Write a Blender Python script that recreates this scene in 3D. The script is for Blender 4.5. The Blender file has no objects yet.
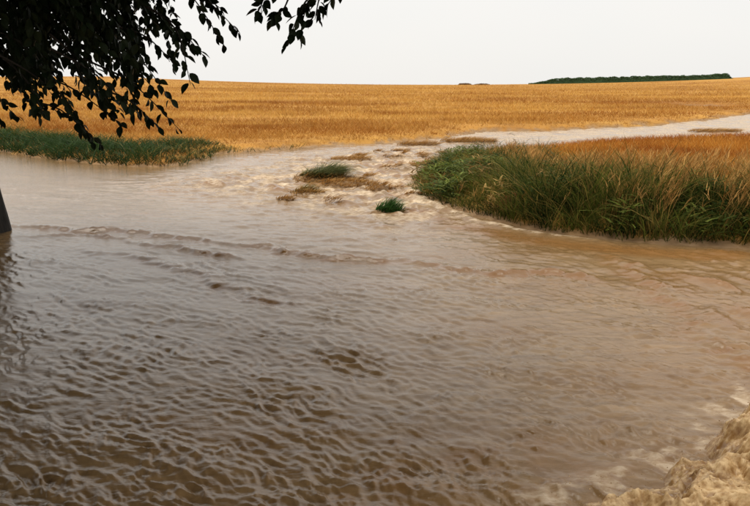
import bpy, math, random
import numpy as np
from mathutils import Vector, Matrix

# ------------------------------------------------------------------ camera, sky, sun, exposure
scene = bpy.context.scene
cam_d = bpy.data.cameras.new('camera')
cam_d.lens = 35.0
cam_d.sensor_width = 36.0
cam_d.clip_start = 0.05
cam_d.clip_end = 4000
cam = bpy.data.objects.new('camera', cam_d)
scene.collection.objects.link(cam)
cam.location = (0, 0, 2.5)
cam.rotation_euler = (math.radians(90 - 12.23), 0, 0)
scene.camera = cam

SUN_EL, SUN_AZ = math.radians(70), math.radians(-52)      # azimuth measured from +Y towards +X
world = bpy.data.worlds.new('World')
scene.world = world
world.use_nodes = True
wn, wl = world.node_tree.nodes, world.node_tree.links
wn.clear()
w_out = wn.new('ShaderNodeOutputWorld')
w_bg = wn.new('ShaderNodeBackground')
w_bg.inputs['Strength'].default_value = 0.1
w_sky = wn.new('ShaderNodeTexSky')
w_sky.sky_type = 'NISHITA'
w_sky.sun_disc = False
w_sky.sun_elevation = SUN_EL
w_sky.sun_rotation = SUN_AZ
w_sky.dust_density = 4.0
w_tc = wn.new('ShaderNodeTexCoord')
w_no = wn.new('ShaderNodeTexNoise')
w_no.inputs['Scale'].default_value = 1.6
w_no.inputs['Detail'].default_value = 3
w_map = wn.new('ShaderNodeMapping')
w_map.inputs['Scale'].default_value = (1, 1, 2.5)
w_cr = wn.new('ShaderNodeValToRGB')
w_cr.color_ramp.elements[0].position = 0.3
w_cr.color_ramp.elements[0].color = (0.735, 0.735, 0.72, 1)
w_cr.color_ramp.elements[1].position = 0.7
w_cr.color_ramp.elements[1].color = (0.79, 0.765, 0.73, 1)
w_mul = wn.new('ShaderNodeVectorMath')
w_mul.operation = 'SCALE'
w_mul.inputs['Scale'].default_value = 10.0
w_mix = wn.new('ShaderNodeMix')
w_mix.data_type = 'RGBA'
w_mix.inputs[0].default_value = 0.88                       # closed cloud layer over the clear sky
wl.new(w_tc.outputs['Generated'], w_map.inputs['Vector'])
wl.new(w_map.outputs['Vector'], w_no.inputs['Vector'])
wl.new(w_no.outputs['Fac'], w_cr.inputs['Fac'])
wl.new(w_cr.outputs['Color'], w_mul.inputs[0])
wl.new(w_sky.outputs['Color'], w_mix.inputs[6])
wl.new(w_mul.outputs['Vector'], w_mix.inputs[7])
wl.new(w_mix.outputs[2], w_bg.inputs['Color'])
wl.new(w_bg.outputs['Background'], w_out.inputs['Surface'])

sun_d = bpy.data.lights.new('sun', 'SUN')
sun_d.energy = 2.2
sun_d.angle = math.radians(50)
sun_d.color = (1.0, 0.92, 0.8)
sun = bpy.data.objects.new('sun', sun_d)
scene.collection.objects.link(sun)
to_sun = Vector((math.cos(SUN_EL) * math.sin(SUN_AZ), math.cos(SUN_EL) * math.cos(SUN_AZ), math.sin(SUN_EL)))
sun.rotation_euler = to_sun.to_track_quat('Z', 'Y').to_euler()
sun.location = to_sun * 60

vs = scene.view_settings
vs.view_transform = 'Standard'
vs.look = 'None'
vs.exposure = 0.38
vs.gamma = 1.0
vs.use_curve_mapping = False

# ------------------------------------------------------------------ helpers
rng = np.random.default_rng(7)
random.seed(7)
COL = scene.collection


def tag(o, label=None, cat=None, group=None, kind=None):
    if label: o['label'] = label
    if cat: o['category'] = cat
    if group: o['group'] = group
    if kind: o['kind'] = kind
    return o


def mesh_np(name, V, F, mat=None, smooth=True, attrs=None, cols=None):
    """V (n,3); F (m,3|4) int array (or list of such arrays)"""
    if not isinstance(F, (list, tuple)):
        F = [F]
    F = [np.asarray(f, np.int32) for f in F if len(f)]
    me = bpy.data.meshes.new(name)
    V = np.asarray(V, np.float32)
    me.vertices.add(len(V))
    me.vertices.foreach_set('co', V.ravel())
    nl = sum(f.size for f in F)
    npoly = sum(len(f) for f in F)
    me.loops.add(nl)
    me.loops.foreach_set('vertex_index', np.concatenate([f.ravel() for f in F]))
    me.polygons.add(npoly)
    tot = np.concatenate([np.full(len(f), f.shape[1], np.int32) for f in F])
    start = np.concatenate([[0], np.cumsum(tot)[:-1]]).astype(np.int32)
    me.polygons.foreach_set('loop_start', start)
    try:
        me.polygons.foreach_set('loop_total', tot)
    except Exception:
        pass
    me.polygons.foreach_set('use_smooth', np.full(npoly, smooth, bool))
    for k, a in (attrs or {}).items():
        at = me.attributes.new(k, 'FLOAT', 'POINT')
        at.data.foreach_set('value', np.asarray(a, np.float32))
    if cols is not None:
        at = me.attributes.new('tint', 'FLOAT_COLOR', 'POINT')
        c4 = np.ones((len(V), 4), np.float32)
        c4[:, :3] = cols
        at.data.foreach_set('color', c4.ravel())
    me.update(calc_edges=True)
    if mat: me.materials.append(mat)
    return me


def obj(name, me, parent=None, loc=None):
    o = bpy.data.objects.new(name, me)
    COL.objects.link(o)
    if parent: o.parent = parent
    if loc is not None: o.location = loc
    return o


_perm = rng.permutation(256)
_perm = np.concatenate([_perm, _perm, _perm])
_ga = rng.random(256) * 2 * np.pi
_gx, _gy = np.cos(_ga), np.sin(_ga)


def perlin(x, y):
    xi, yi = np.floor(x).astype(np.int64), np.floor(y).astype(np.int64)
    xf, yf = x - xi, y - yi
    u, v = xf * xf * xf * (xf * (xf * 6 - 15) + 10), yf * yf * yf * (yf * (yf * 6 - 15) + 10)
    xi &= 255; yi &= 255

    def g(i, j):
        h = _perm[_perm[xi + i] + yi + j]
        return _gx[h] * (xf - i) + _gy[h] * (yf - j)
    a, b, c, d = g(0, 0), g(1, 0), g(0, 1), g(1, 1)
    return 1.5 * (a + u * (b - a) + v * ((c + u * (d - c)) - (a + u * (b - a))))


def fbm(x, y, o=4, gain=0.5):
    s, a, t = 0, 1.0, 0
    for i in range(o):
        s = s + a * perlin(x + 17.3 * i, y - 9.1 * i); t += a
        x, y, a = x * 2.03, y * 2.03, a * gain
    return s / t


def sstep(a, b, x):
    t = np.clip((x - a) / (b - a), 0, 1)
    return t * t * (3 - 2 * t)


def seg_dist(x, y, pts, closed=False):
    """distance to a polyline, arc length at the nearest point, signed side (left of travel > 0)"""
    best = np.full(x.shape, 1e9); arc = np.zeros(x.shape); side = np.zeros(x.shape)
    P = list(pts) + ([pts[0]] if closed else [])
    s0 = 0
    for (x0, y0), (x1, y1) in zip(P[:-1], P[1:]):
        dx, dy = x1 - x0, y1 - y0
        L2 = dx * dx + dy * dy
        t = np.clip(((x - x0) * dx + (y - y0) * dy) / L2, 0, 1)
        d = np.hypot(x - x0 - t * dx, y - y0 - t * dy)
        m = d < best
        best = np.where(m, d, best)
        arc = np.where(m, s0 + t * math.sqrt(L2), arc)
        side = np.where(m, np.sign(dx * (y - y0) - dy * (x - x0)), side)
        s0 += math.sqrt(L2)
    return best, arc, side


def inside(x, y, poly):
    r = np.zeros(x.shape, bool)
    n = len(poly)
    for i in range(n):
        x0, y0 = poly[i]; x1, y1 = poly[(i + 1) % n]
        if y0 == y1: continue
        c = ((y0 > y) != (y1 > y)) & (x < (x1 - x0) * (y - y0) / (y1 - y0) + x0)
        r ^= c
    return r


def sdist(x, y, poly):
    d, _, _ = seg_dist(x, y, poly, True)
    return np.where(inside(x, y, poly), d, -d)


# ------------------------------------------------------------------ lie of the land (metres; camera over 0,0)
NORTH_EDGE = [(-300, 150), (-60, 56), (-27.5, 38.6), (-20.7, 35.0), (-16.0, 31.4), (-11.9, 27.6), (-8.9, 25.5), (-7.2, 25.2),
              (-6.6, 27.6), (-6.5, 30.1), (-4.85, 31.0), (-3.3, 32.4), (-1.6, 34.5), (0.25, 35.1), (2.8, 37.5), (6.3, 43.6),
              (10.5, 44.2), (14.3, 46.9), (18.2, 48.9), (24.0, 54.7), (33.0, 65.4), (57.0, 89.4), (90, 118), (130, 170)]
NORTH = NORTH_EDGE + [(150, 230), (3000, 400), (3000, 3000), (-3000, 3000), (-3000, 400)]
BANK_FRONT = [(1.46, 23.6), (1.07, 21.0), (1.05, 18.5), (1.7, 16.4), (2.5, 14.4), (3.2, 13.3), (4.3, 12.55), (5.35, 12.15),
              (6.25, 11.9), (8.4, 11.3), (14, 10.0), (30, 8.5), (120, 5)]
BANK_BACK = [(3000, 5), (3000, 300), (170, 160), (120, 112), (70, 68), (45, 46), (29.6, 38.5), (22.5, 37.6), (16.5, 36.4), (12.6, 34.5), (9.8, 33.0),
             (7.2, 30.8), (4.9, 28.6), (3.4, 27.4), (2.3, 25.9)]
BANK = BANK_FRONT + BANK_BACK
# small mounds that break the flood surface: x, y, rx, ry, height
MOUNDS = [(-1.45, 21.4, 0.95, 0.7, 0.17), (-1.75, 18.7, 0.45, 0.45, 0.10), (0.05, 19.35, 0.36, 0.4, 0.15), (-0.75, 20.3, 0.8, 0.55, 0.11),
          (0.27, 15.7, 0.34, 0.3, 0.07), (1.9, 25.6, 0.9, 0.5, 0.10), (-0.95, 27.7, .8, 0.5, 0.06),
          (4.6, 36.6, 1.4, 0.7, 0.07), (2.0, 34.6, 1.0, 0.5, 0.06),
          (20.0, 43.6, 1.6, .5, .07), (28.5, 51.0, 2.0, .8, .08)]


_mr = random.Random(21)
for _ in range(26):
    _y = _mr.uniform(17.0, 32.0)
    _x = _mr.uniform(-2.6, 1.6) + .09 * (_y - 17)
    MOUNDS.append((_x, _y, _mr.uniform(.10, .32), _mr.uniform(.08, .2), _mr.uniform(.04, .09)))


def S(x, y):
    """smooth valley side: flat by the road, then rising to the skyline ridge"""
    K = .0225 + np.clip(((x - 25) / 110) ** 2 * .008, 0, .012)
    yy = np.minimum(y, 600)
    r = 6 * np.log1p(np.exp(np.minimum((yy - 27) / 6., 60)))
    r = np.where(yy > 310, r - (yy - 310) * 1.0 - 0.0006 * (yy - 310) ** 2, r)
    return K * r


def land(x, y):
    """>0 inland, <0 under the flood (metres from the waterline, ragged)"""
    w = 0.35 * fbm(x * .7, y * .7, 3) + 0.12 * perlin(x * 3.1, y * 3.1)
    far = np.clip((y - 24) / 20, 0, 1)
    n = sdist(x, y, NORTH) + w * (1 + far * 2.2)
    n = np.minimum(n, 1.2 * np.sqrt(((x - 35.5) / 1.9) ** 2 + ((y - 81.2) / 3.2) ** 2) - 1.2 + w)   # pool left in the crop
    b = sdist(x, y, BANK) + w * 0.7 * (1 + far * 1.4)
    return n, b


def terrain(x, y):
    n, b = land(x, y)
    d = np.maximum(n, b)
    h = np.where(d > 0, 0.06 + 0.22 * sstep(0, 1.2, d), 0.06 + 0.5 * np.maximum(d, -1.5))
    h = h + np.where(b > 0, 0.12 * sstep(0.2, 2.0, b), 0)
    for mx, my, rx, ry, mh in MOUNDS:
        r2 = ((x - mx) / rx) ** 2 + ((y - my) / ry) ** 2
        bump = mh * (.8 - r2) + mh * (1.1 * perlin(x * 1.9, y * 2.6) + .6 * perlin(x * 6, y * 7))
        h = np.where(r2 < 4, np.maximum(h, np.minimum(bump, mh)), h)
    # road embankment where the photographer stands
    e = 1.4 - y + 0.3 * perlin(x * .8, y * .8)
    h = np.maximum(h, np.where(e > -2.2, np.minimum(0.45 * e, 0.85), -1))
    h = h + 0.03 * fbm(x * 1.3, y * 1.3, 3)
    return S(x, y) + h


# ------------------------------------------------------------------ materials
def new_mat(name):
    m = bpy.data.materials.new(name)
    m.use_nodes = True
    nt = m.node_tree
    return m, nt.nodes, nt.links, nt.nodes['Principled BSDF']


def noise(nodes, links, scale, detail=4, vec=None, rough=0.55):
    n = nodes.new('ShaderNodeTexNoise')
    n.inputs['Scale'].default_value = scale
    n.inputs['Detail'].default_value = detail
    n.inputs['Roughness'].default_value = rough
    if vec is not None: links.new(vec, n.inputs['Vector'])
    return n


def ramp(nodes, links, fac, stops):
    r = nodes.new('ShaderNodeValToRGB')
    e = r.color_ramp.elements
    while len(e) < len(stops): e.new(0.5)
    for el, (p, c) in zip(e, stops):
        el.position = p; el.color = (*c, 1)
    links.new(fac, r.inputs['Fac'])
    return r


def mixc(nodes, links, fac, a, b, mode='MIX'):
    m = nodes.new('ShaderNodeMix')
    m.data_type = 'RGBA'; m.blend_type = mode
    for sock, v in ((m.inputs[0], fac), (m.inputs[6], a), (m.inputs[7], b)):
        if hasattr(v, 'is_output'): links.new(v, sock)
        elif isinstance(v, tuple): sock.default_value = (*v, 1)
        else: sock.default_value = v
    return m.outputs[2]


def coords(nodes, links, scale=(1, 1, 1)):
    tc = nodes.new('ShaderNodeTexCoord')
    mp = nodes.new('ShaderNodeMapping')
    mp.inputs['Scale'].default_value = scale
    links.new(tc.outputs['Object'], mp.inputs['Vector'])
    return mp.outputs['Vector']


def attr(nodes, name):
    a = nodes.new('ShaderNodeAttribute'); a.attribute_name = name
    return a


def tint_mat(name, rough=0.7, transl=0.0):
    m, n, l, p = new_mat(name)
    a = attr(n, 'tint')
    l.new(a.outputs['Color'], p.inputs['Base Color'])
    p.inputs['Roughness'].default_value = rough
    p.inputs['Specular IOR Level'].default_value = 0.08
    if transl:
        t = n.new('ShaderNodeBsdfTranslucent')
        l.new(a.outputs['Color'], t.inputs['Color'])
        mx = n.new('ShaderNodeMixShader'); mx.inputs[0].default_value = transl
        l.new(p.outputs[0], mx.inputs[1]); l.new(t.outputs[0], mx.inputs[2])
        l.new(mx.outputs[0], n['Material Output'].inputs['Surface'])
    return m


def make_ground_mat():
    m, n, l, p = new_mat('field_soil_and_straw')
    v1 = coords(n, l, (.05, .09, .1)); v2 = coords(n, l, (.5, 1.0, .5)); v3 = coords(n, l, (5, 5, 5))
    v4 = coords(n, l, (.012, .05, .05))
    n1 = noise(n, l, 1, 5, v1); n2 = noise(n, l, 1, 5, v2, .65); n3 = noise(n, l, 1, 4, v3); n4 = noise(n, l, 1, 5, v4)
    c = ramp(n, l, n1.outputs['Fac'], [(.3, (.33, .145, .026)), (.5, (.44, .22, .042)), (.7, (.53, .30, .075))]).outputs['Color']
    c4 = ramp(n, l, n4.outputs['Fac'], [(.35, (.72, .62, .5)), (.5, (1, 1, 1)), (.66, (1.12, 1.12, 1.1))]).outputs['Color']
    c = mixc(n, l, 0.8, c, c4, 'MULTIPLY')
    c2 = ramp(n, l, n2.outputs['Fac'], [(.3, (.55, .5, .42)), (.5, (1, 1, 1)), (.75, (1.25, 1.25, 1.25))]).outputs['Color']
    c = mixc(n, l, 0.75, c, c2, 'MULTIPLY')
    mud = ramp(n, l, n3.outputs['Fac'], [(.3, (.20, .12, .055)), (.7, (.34, .22, .12))]).outputs['Color']
    c = mixc(n, l, attr(n, 'mud').outputs['Fac'], c, mud)
    l.new(c, p.inputs['Base Color'])
    p.inputs['Roughness'].default_value = 0.85
    p.inputs['Specular IOR Level'].default_value = 0.15
    b = n.new('ShaderNodeBump'); b.inputs['Strength'].default_value = .6; b.inputs['Distance'].default_value = .06
    l.new(n3.outputs['Fac'], b.inputs['Height']); l.new(b.outputs['Normal'], p.inputs['Normal'])
    return m


def make_water_mat(name='muddy_water', fc=((.40, .25, .11), (.70, .57, .41)), fs=(9, 16, 9), rmax=.75):
    m, n, l, p = new_mat(name)
    v = coords(n, l, (1.0, 1.6, 1)); vf = coords(n, l, fs); vl = coords(n, l, (.35, .8, .4))
    n1 = noise(n, l, 1, 5, v); nf = noise(n, l, 1, 5, vf, .6); nl = noise(n, l, 1, 4, vl)
    silt = ramp(n, l, nl.outputs['Fac'], [(.3, (.232, .143, .064)), (.7, (.292, .190, .094))]).outputs['Color']
    tcs = n.new('ShaderNodeTexCoord'); mps = n.new('ShaderNodeMapping')
    mps.inputs['Rotation'].default_value = (0, 0, math.radians(40)); mps.inputs['Scale'].default_value = (2.2, 9.0, 3.0)
    l.new(tcs.outputs['Object'], mps.inputs['Vector'])
    ns = noise(n, l, 1, 6, mps.outputs['Vector'], .68); ns.inputs['Distortion'].default_value = .5
    sw = ramp(n, l, ns.outputs['Fac'], [(.30, (.62, .56, .48)), (.5, (1, 1, 1)), (.68, (1.30, 1.28, 1.22))]).outputs['Color']
    silt = mixc(n, l, .85, silt, sw, 'MULTIPLY')
    silt2 = mixc(n, l, attr(n, 'churn').outputs['Fac'], silt, (.25, .122, .038))
    foamc = ramp(n, l, nf.outputs['Fac'], [(.3, fc[0]), (.62, fc[1])]).outputs['Color']
    # foam breaks up into flecks
    mt = n.new('ShaderNodeMath'); mt.operation = 'MULTIPLY_ADD'
    l.new(nf.outputs['Fac'], mt.inputs[0]); mt.inputs[1].default_value = 1.6; mt.inputs[2].default_value = -0.8
    ad = n.new('ShaderNodeMath'); ad.operation = 'ADD'; ad.use_clamp = True
    fa = attr(n, 'foam')
    m2 = n.new('ShaderNodeMath'); m2.operation = 'MULTIPLY'
    gt = n.new('ShaderNodeMath'); gt.operation = 'MULTIPLY'; gt.use_clamp = True; gt.inputs[1].default_value = 4
    l.new(fa.outputs['Fac'], gt.inputs[0])
    l.new(fa.outputs['Fac'], ad.inputs[0]); l.new(mt.outputs[0], ad.inputs[1])
    l.new(ad.outputs[0], m2.inputs[0]); l.new(gt.outputs[0], m2.inputs[1])
    c = mixc(n, l, m2.outputs[0], silt2, foamc)
    l.new(c, p.inputs['Base Color'])
    mr = n.new('ShaderNodeMapRange')
    l.new(m2.outputs[0], mr.inputs['Value'])
    mr.inputs['To Min'].default_value = .06; mr.inputs['To Max'].default_value = rmax
    l.new(mr.outputs['Result'], p.inputs['Roughness'])
    p.inputs['IOR'].default_value = 1.38
    vr = coords(n, l, (13, 34, 13)); nr = noise(n, l, 1, 6, vr, .62); nr.inputs['Distortion'].default_value = .6
    b = n.new('ShaderNodeBump'); b.inputs['Strength'].default_value = .22; b.inputs['Distance'].default_value = .018
    l.new(nr.outputs['Fac'], b.inputs['Height']); l.new(b.outputs['Normal'], p.inputs['Normal'])
    return m


M_GROUND = make_ground_mat()
M_WATER = make_water_mat()
M_FOAM = make_water_mat('tan_foam', ((.42, .225, .066), (.74, .53, .28)), (24, 30, 20), .5)
M_GRASS = tint_mat('grass_blades', .6, .25)
M_STRAW = tint_mat('straw', .75, .15)


def make_bark():
    m, n, l, p = new_mat('bark')
    v = coords(n, l, (14, 14, 3))
    n1 = noise(n, l, 1, 6, v, .7)
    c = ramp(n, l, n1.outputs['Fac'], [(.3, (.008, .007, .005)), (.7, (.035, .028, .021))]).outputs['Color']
    l.new(c, p.inputs['Base Color']); p.inputs['Roughness'].default_value = .9
    b = n.new('ShaderNodeBump'); b.inputs['Strength'].default_value = .9; b.inputs['Distance'].default_value = .03
    l.new(n1.outputs['Fac'], b.inputs['Height']); l.new(b.outputs['Normal'], p.inputs['Normal'])
    return m


def make_leaf_mat(name, c0, c1):
    m, n, l, p = new_mat(name)
    oi = n.new('ShaderNodeObjectInfo'); gm = n.new('ShaderNodeNewGeometry')
    ad = n.new('ShaderNodeMath'); ad.operation = 'ADD'
    fr = n.new('ShaderNodeMath'); fr.operation = 'FRACT'
    l.new(oi.outputs['Random'], ad.inputs[0]); l.new(gm.outputs['Random Per Island'], ad.inputs[1]); l.new(ad.outputs[0], fr.inputs[0])
    c = mixc(n, l, fr.outputs[0], c0, c1)
    l.new(c, p.inputs['Base Color']); p.inputs['Roughness'].default_value = .5
    p.inputs['Specular IOR Level'].default_value = .08
    return m


M_BARK = make_bark()
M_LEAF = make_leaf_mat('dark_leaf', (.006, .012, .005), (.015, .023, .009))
M_HEDGE = make_leaf_mat('hedge_leaf', (.06, .12, .055), (.10, .17, .08))
M_SHRUB = make_leaf_mat('dry_shrub', (.16, .09, .04), (.22, .13, .06))

# ------------------------------------------------------------------ ground: one sheet to the skyline and past it
NX, NY = 400, 490
gx = 4 * np.sinh(np.linspace(-6.05, 6.05, NX))
ty = np.linspace(0, 1, NY)
gy = -30 + 32 * np.minimum(ty / .06, 1) + np.where(ty > .06, 2.6 * np.sinh((np.maximum(ty, .06) - .06) / .94 * 6.75), 0)
X, Y = np.meshgrid(gx, gy)
Z = terrain(X, Y)
nd, bd = land(X, Y)
dl = np.maximum(nd, bd)
mud = 1 - sstep(0.0, 0.4, dl + .3 * perlin(X * 1.5, Y * 1.5))
V = np.stack([X, Y, Z], -1).reshape(-1, 3)
ii = np.arange(NX * NY).reshape(NY, NX)
Q = np.stack([ii[:-1, :-1], ii[:-1, 1:], ii[1:, 1:], ii[1:, :-1]], -1).reshape(-1, 4)
ground = obj('ground', mesh_np('ground', V, Q, M_GROUND, attrs={'mud': mud.ravel()}))
tag(ground, 'golden stubble field rising to the skyline above the flood', 'field', kind='structure')

# ------------------------------------------------------------------ flood water
RIDGE = [(-16, 15.5), (-7.3, 13.96), (-6.2, 13.75), (-5.15, 13.4), (-4.1, 13.05), (-3.05, 12.55), (-1.95, 12.05), (-.9, 11.4), (-.1, 11.05), (1.25, 10.5), (2.6, 10.0), (3.55, 9.45)]
RIDGE_B = [(-6.4, 13.1), (-5.0, 12.7), (-3.8, 12.2), (-2.7, 11.5), (-1.7, 10.9)]
RIDGE_C = [(-5.2, 12.0), (-3.6, 11.0), (-2.6, 10.2), (-1.6, 9.3), (-0.7, 8.2)]
RIDGE_R = [(3.4, 11.9), (3.8, 10.2), (3.72, 8.55), (3.55, 7.25), (3.6, 6.6), (3.8, 6.0)]
BANKLINE = [(1.0, 21.0), (0.95, 18.3), (1.5, 16.2), (2.1, 14.4), (3.0, 13.1), (4.1, 12.3), (5.3, 11.85)]
ROLLER = [(-.2, 3.3), (.35, 3.8), (.9, 4.12), (1.42, 4.24), (1.78, 4.48), (2.24, 4.76), (2.67, 5.24), (3.15, 5.72), (3.82, 6.16), (5.5, 7.2)]

waves = []
for k in range(100):
    lam = 0.035 * (.19 / 0.035) ** rng.random() if k < 76 else .5 * 3.6 ** rng.random()
    th = math.radians(-122 + rng.normal() * (26 if k < 76 else 18))          # mostly running towards the lower right
    waves.append((2 * math.pi / lam, math.cos(th), math.sin(th), rng.random() * 6.28, lam))


def chop(x, y, res):
    wx = x + .16 * perlin(x * 1.3, y * 1.3) + .05 * perlin(x * 4 + 9, y * 4)
    wy = y + .16 * perlin(x * 1.3 + 40, y * 1.3) + .05 * perlin(x * 4, y * 4 + 5)
    s = np.zeros_like(x); l = np.zeros_like(x)
    for kk, c, sn, ph, lam in waves:
        damp = sstep(1.8, 3.6, lam / res)
        w = np.sin(kk * (c * wx + sn * wy) + ph) * damp
        if lam < .45: s += w * lam * (.8 + .9 * perlin(wx * .9 + ph * 9, wy * .9 + lam * 40))
        else: l += w * lam
    return s, l


def water(x, y, res):
    s, l = chop(x, y, res)
    env = 0.8 + 0.8 * fbm(x * .8 + .5 * y + 3, y * .5 - .2 * x, 3) + .45 * perlin(x * 1.7, y * 1.7)
    env = np.clip(env, .15, 1.6)
    calm = sstep(15, 22, y + .55 * x + 2) * sstep(1, -6, x)                # slack water below the left verge
    amp = env * (1 - .88 * calm) * (1 - .55 * sstep(9, 17, y)) * (1 + .3 * sstep(-1, 2, x))
    cu, sn = math.cos(math.radians(-38)), math.sin(math.radians(-38))
    fu = x * cu + y * sn + .12 * perlin(x * 2.1, y * 2.1 + 8); fv = -x * sn + y * cu + .10 * perlin(x * 2.6 + 31, y * 2.6)
    rid = .8 * (1 - np.abs(perlin(fu * 1.5, fv * 5.5))) ** 3 + .6 * (1 - np.abs(perlin(fu * 3.6 + 3, fv * 12))) ** 3 + .35 * (1 - np.abs(perlin(fu * 8 + 3, fv * 25))) ** 3 * sstep(.045, .02, res)
    h = (.0098 * s + .0135 * (rid - .7)) * amp + .0016 * l * amp
    h = h + .25 * np.maximum(h, 0) ** 2 / (np.abs(h) + .02)
    churn = np.clip(.18 + .9 * fbm(x * .5, y * .9 + 7, 4), 0, 1) * .5
    foam = np.zeros_like(x)
    nz = fbm(x * 1.1, y * 1.1, 3); nz2 = perlin(x * 3.7, y * 3.7 + 3)

    def ridge(pts, height, width, foam_a, off, ch=.8, trough=.5):
        nonlocal h, churn, foam
        d, arc, side = seg_dist(x, y, pts)
        sd = d * side + .30 * perlin(arc * .7 + off, x * .3) + .13 * perlin(arc * 1.9, y * .9 + off) + .07 * perlin(x * 4.5, y * 4.5)
        tot = sum(math.dist(a, b) for a, b in zip(pts[:-1], pts[1:]))
        ends = sstep(0, .9, arc) * sstep(tot, tot - .9, arc)
        a = ends * np.clip(.85 + .45 * perlin(arc * .6 + off, d * .3) + .3 * perlin(arc * 2.3, off + d), 0, 1.4)
        g = np.exp(-(sd / np.where(sd < 0, .6 * width, 1.8 * width)) ** 2)
        h = h + height * a * np.exp(-(sd / (2 * width)) ** 2) * (.5 * perlin(x * 5, y * 14) + .5 * perlin(x * 2.2 + 7, y * 6))
        h = h + height * a * (g - trough * np.exp(-((sd - 2.1 * width) / (1.6 * width)) ** 2))
        g2 = np.exp(-((sd + .6 * width) / (1.5 * width)) ** 2) * np.clip(.75 + .9 * perlin(x * 2.8, y * 6), 0, 1.2)
        churn = np.maximum(churn, np.clip(ch * a * g2, 0, 1))
        foam = np.maximum(foam, foam_a * a * np.exp(-((sd + .2 * width) / (.9 * width)) ** 2) * (.6 + .8 * nz2))

    ridge(RIDGE, .05, .125, .0, 1.0, 1.3)
    ridge(RIDGE_B, .04, .09, .0, 8.0, 1.2)
    ridge(RIDGE_C, .03, .12, .0, 18.0, 1.0)
    ridge(RIDGE_R, .04, .17, .0, 4.0, 1.1)
    # slanting standing waves off the end of the bank
    wR = np.exp(-((x - 4.5) / 1.25) ** 2 - ((y - 9.2) / 2.3) ** 2)
    al, ac = .18 * x - .98 * y, .98 * x + .18 * y
    pr = (1 - np.abs(perlin(ac * 1.5 + .35 * perlin(x * .9, y * .9), al * .33 + 4))) ** 4 * np.clip(.6 + .9 * perlin(x * 1.3 + 8, y * 1.1), 0, 1.3)
    h = h + wR * (.06 * pr + .02 * perlin(ac * 4, al * 1.5))
    churn = np.maximum(churn, np.clip(1.1 * wR * pr, 0, 1))
    # foam line hugging the grassy bank
    d, arc, side = seg_dist(x, y, BANKLINE)
    sd = d * side + .12 * perlin(arc * .8, 3 + x * .1)
    foam = np.maximum(foam, 1.0 * np.exp(-(sd / .10) ** 2) * sstep(.2, 1.5, arc) * sstep(10.5, 7, arc) * (.65 + .7 * nz2))
    h = h + .035 * np.exp(-(sd / .14) ** 2) * sstep(11, 8, arc)
    churn = np.maximum(churn, .9 * sstep(-.05, .55, -sd) * sstep(13, 11, arc) * sstep(1.2, .7, d) * sstep(4, 7, arc))
    # broken rapids where the stream leaves the field
    rap = np.exp(-(((x - .3) / 3.4) ** 2 + ((y - 20.5) / 6.0) ** 2)) + .7 * np.exp(-(((x - 2.2) / 2.6) ** 2 + ((y - 31) / 5.0) ** 2)) \
        + .55 * np.exp(-(((x + 4.0) / 2.6) ** 2 + ((y - 21.5) / 3.2) ** 2)) + .9 * np.exp(-(((x - .75) / .7) ** 2 + ((y - 16.6) / 1.6) ** 2)) + .6 * np.exp(-(((x + 1.5) / 3.0) ** 2 + ((y - 28) / 4.0) ** 2))
    rap = np.clip(rap, 0, 1.2)
    r1 = fbm(x * .9 + .3 * y, y * 1.25, 4)
    h = h + rap * (.22 * np.abs(r1) + .07 * perlin(x * 2.6, y * 3.5) + .03 * perlin(x * 6, y * 8) - .03)
    churn = np.maximum(churn, rap * np.clip(.25 + 2.2 * r1, 0, 1) * .9)
    foam = np.maximum(foam, rap * np.clip(.30 - 1.5 * nz + .5 * nz2, 0, .85))
    # brown standing humps
    for hx, hy, hr, hh in ((-4.5, 20.4, .5, .10), (-3.2, 21.6, .35, .06), (.13, 13.8, .18, .06), (-2.6, 19.2, .4, .06), (-5.6, 19.0, .45, .05), (.5, 17.8, .35, .08)):
        r2 = ((x - hx) / hr) ** 2 + ((y - hy) / (.6 * hr)) ** 2
        gg = np.exp(-r2) * (.8 + .6 * perlin(x * 6, y * 7))
        h = h + hh * gg; churn = np.maximum(churn, np.clip(1.2 * gg, 0, 1))
    # the stream crossing the field is shallow and broken all along
    st = sstep(30, 40, y)
    h = h + st * (.05 * fbm(x * 1.2, y * 1.2, 3))
    foam = np.maximum(foam, st * np.clip(.35 + .6 * nz, 0, .8))
    # the flow quickens towards the fall at the lower right
    d, arc, side = seg_dist(x, y, ROLLER)
    near = np.exp(-np.maximum(d * side, 0) / .35)
    foam = np.maximum(foam, near * np.clip(.15 + .9 * nz2 + .5 * perlin(x * 9, y * 9), 0, .6) * sstep(.55, .05, np.maximum(d * side, 0) + .15 * perlin(x * 5, y * 5)))
    quick = np.exp(-(((x - 1.0) / 2.0) ** 2 + ((y - 3.9) / 1.3) ** 2))
    churn = np.maximum(churn, np.clip(.5 * quick + .55 * quick * (nz + nz2), 0, 1))
    h = h + quick * .035 * perlin(x * 2.2 + .5 * y, y * 3.4)
    return S(x, y) + h, churn, np.clip(foam, 0, 1)


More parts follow.
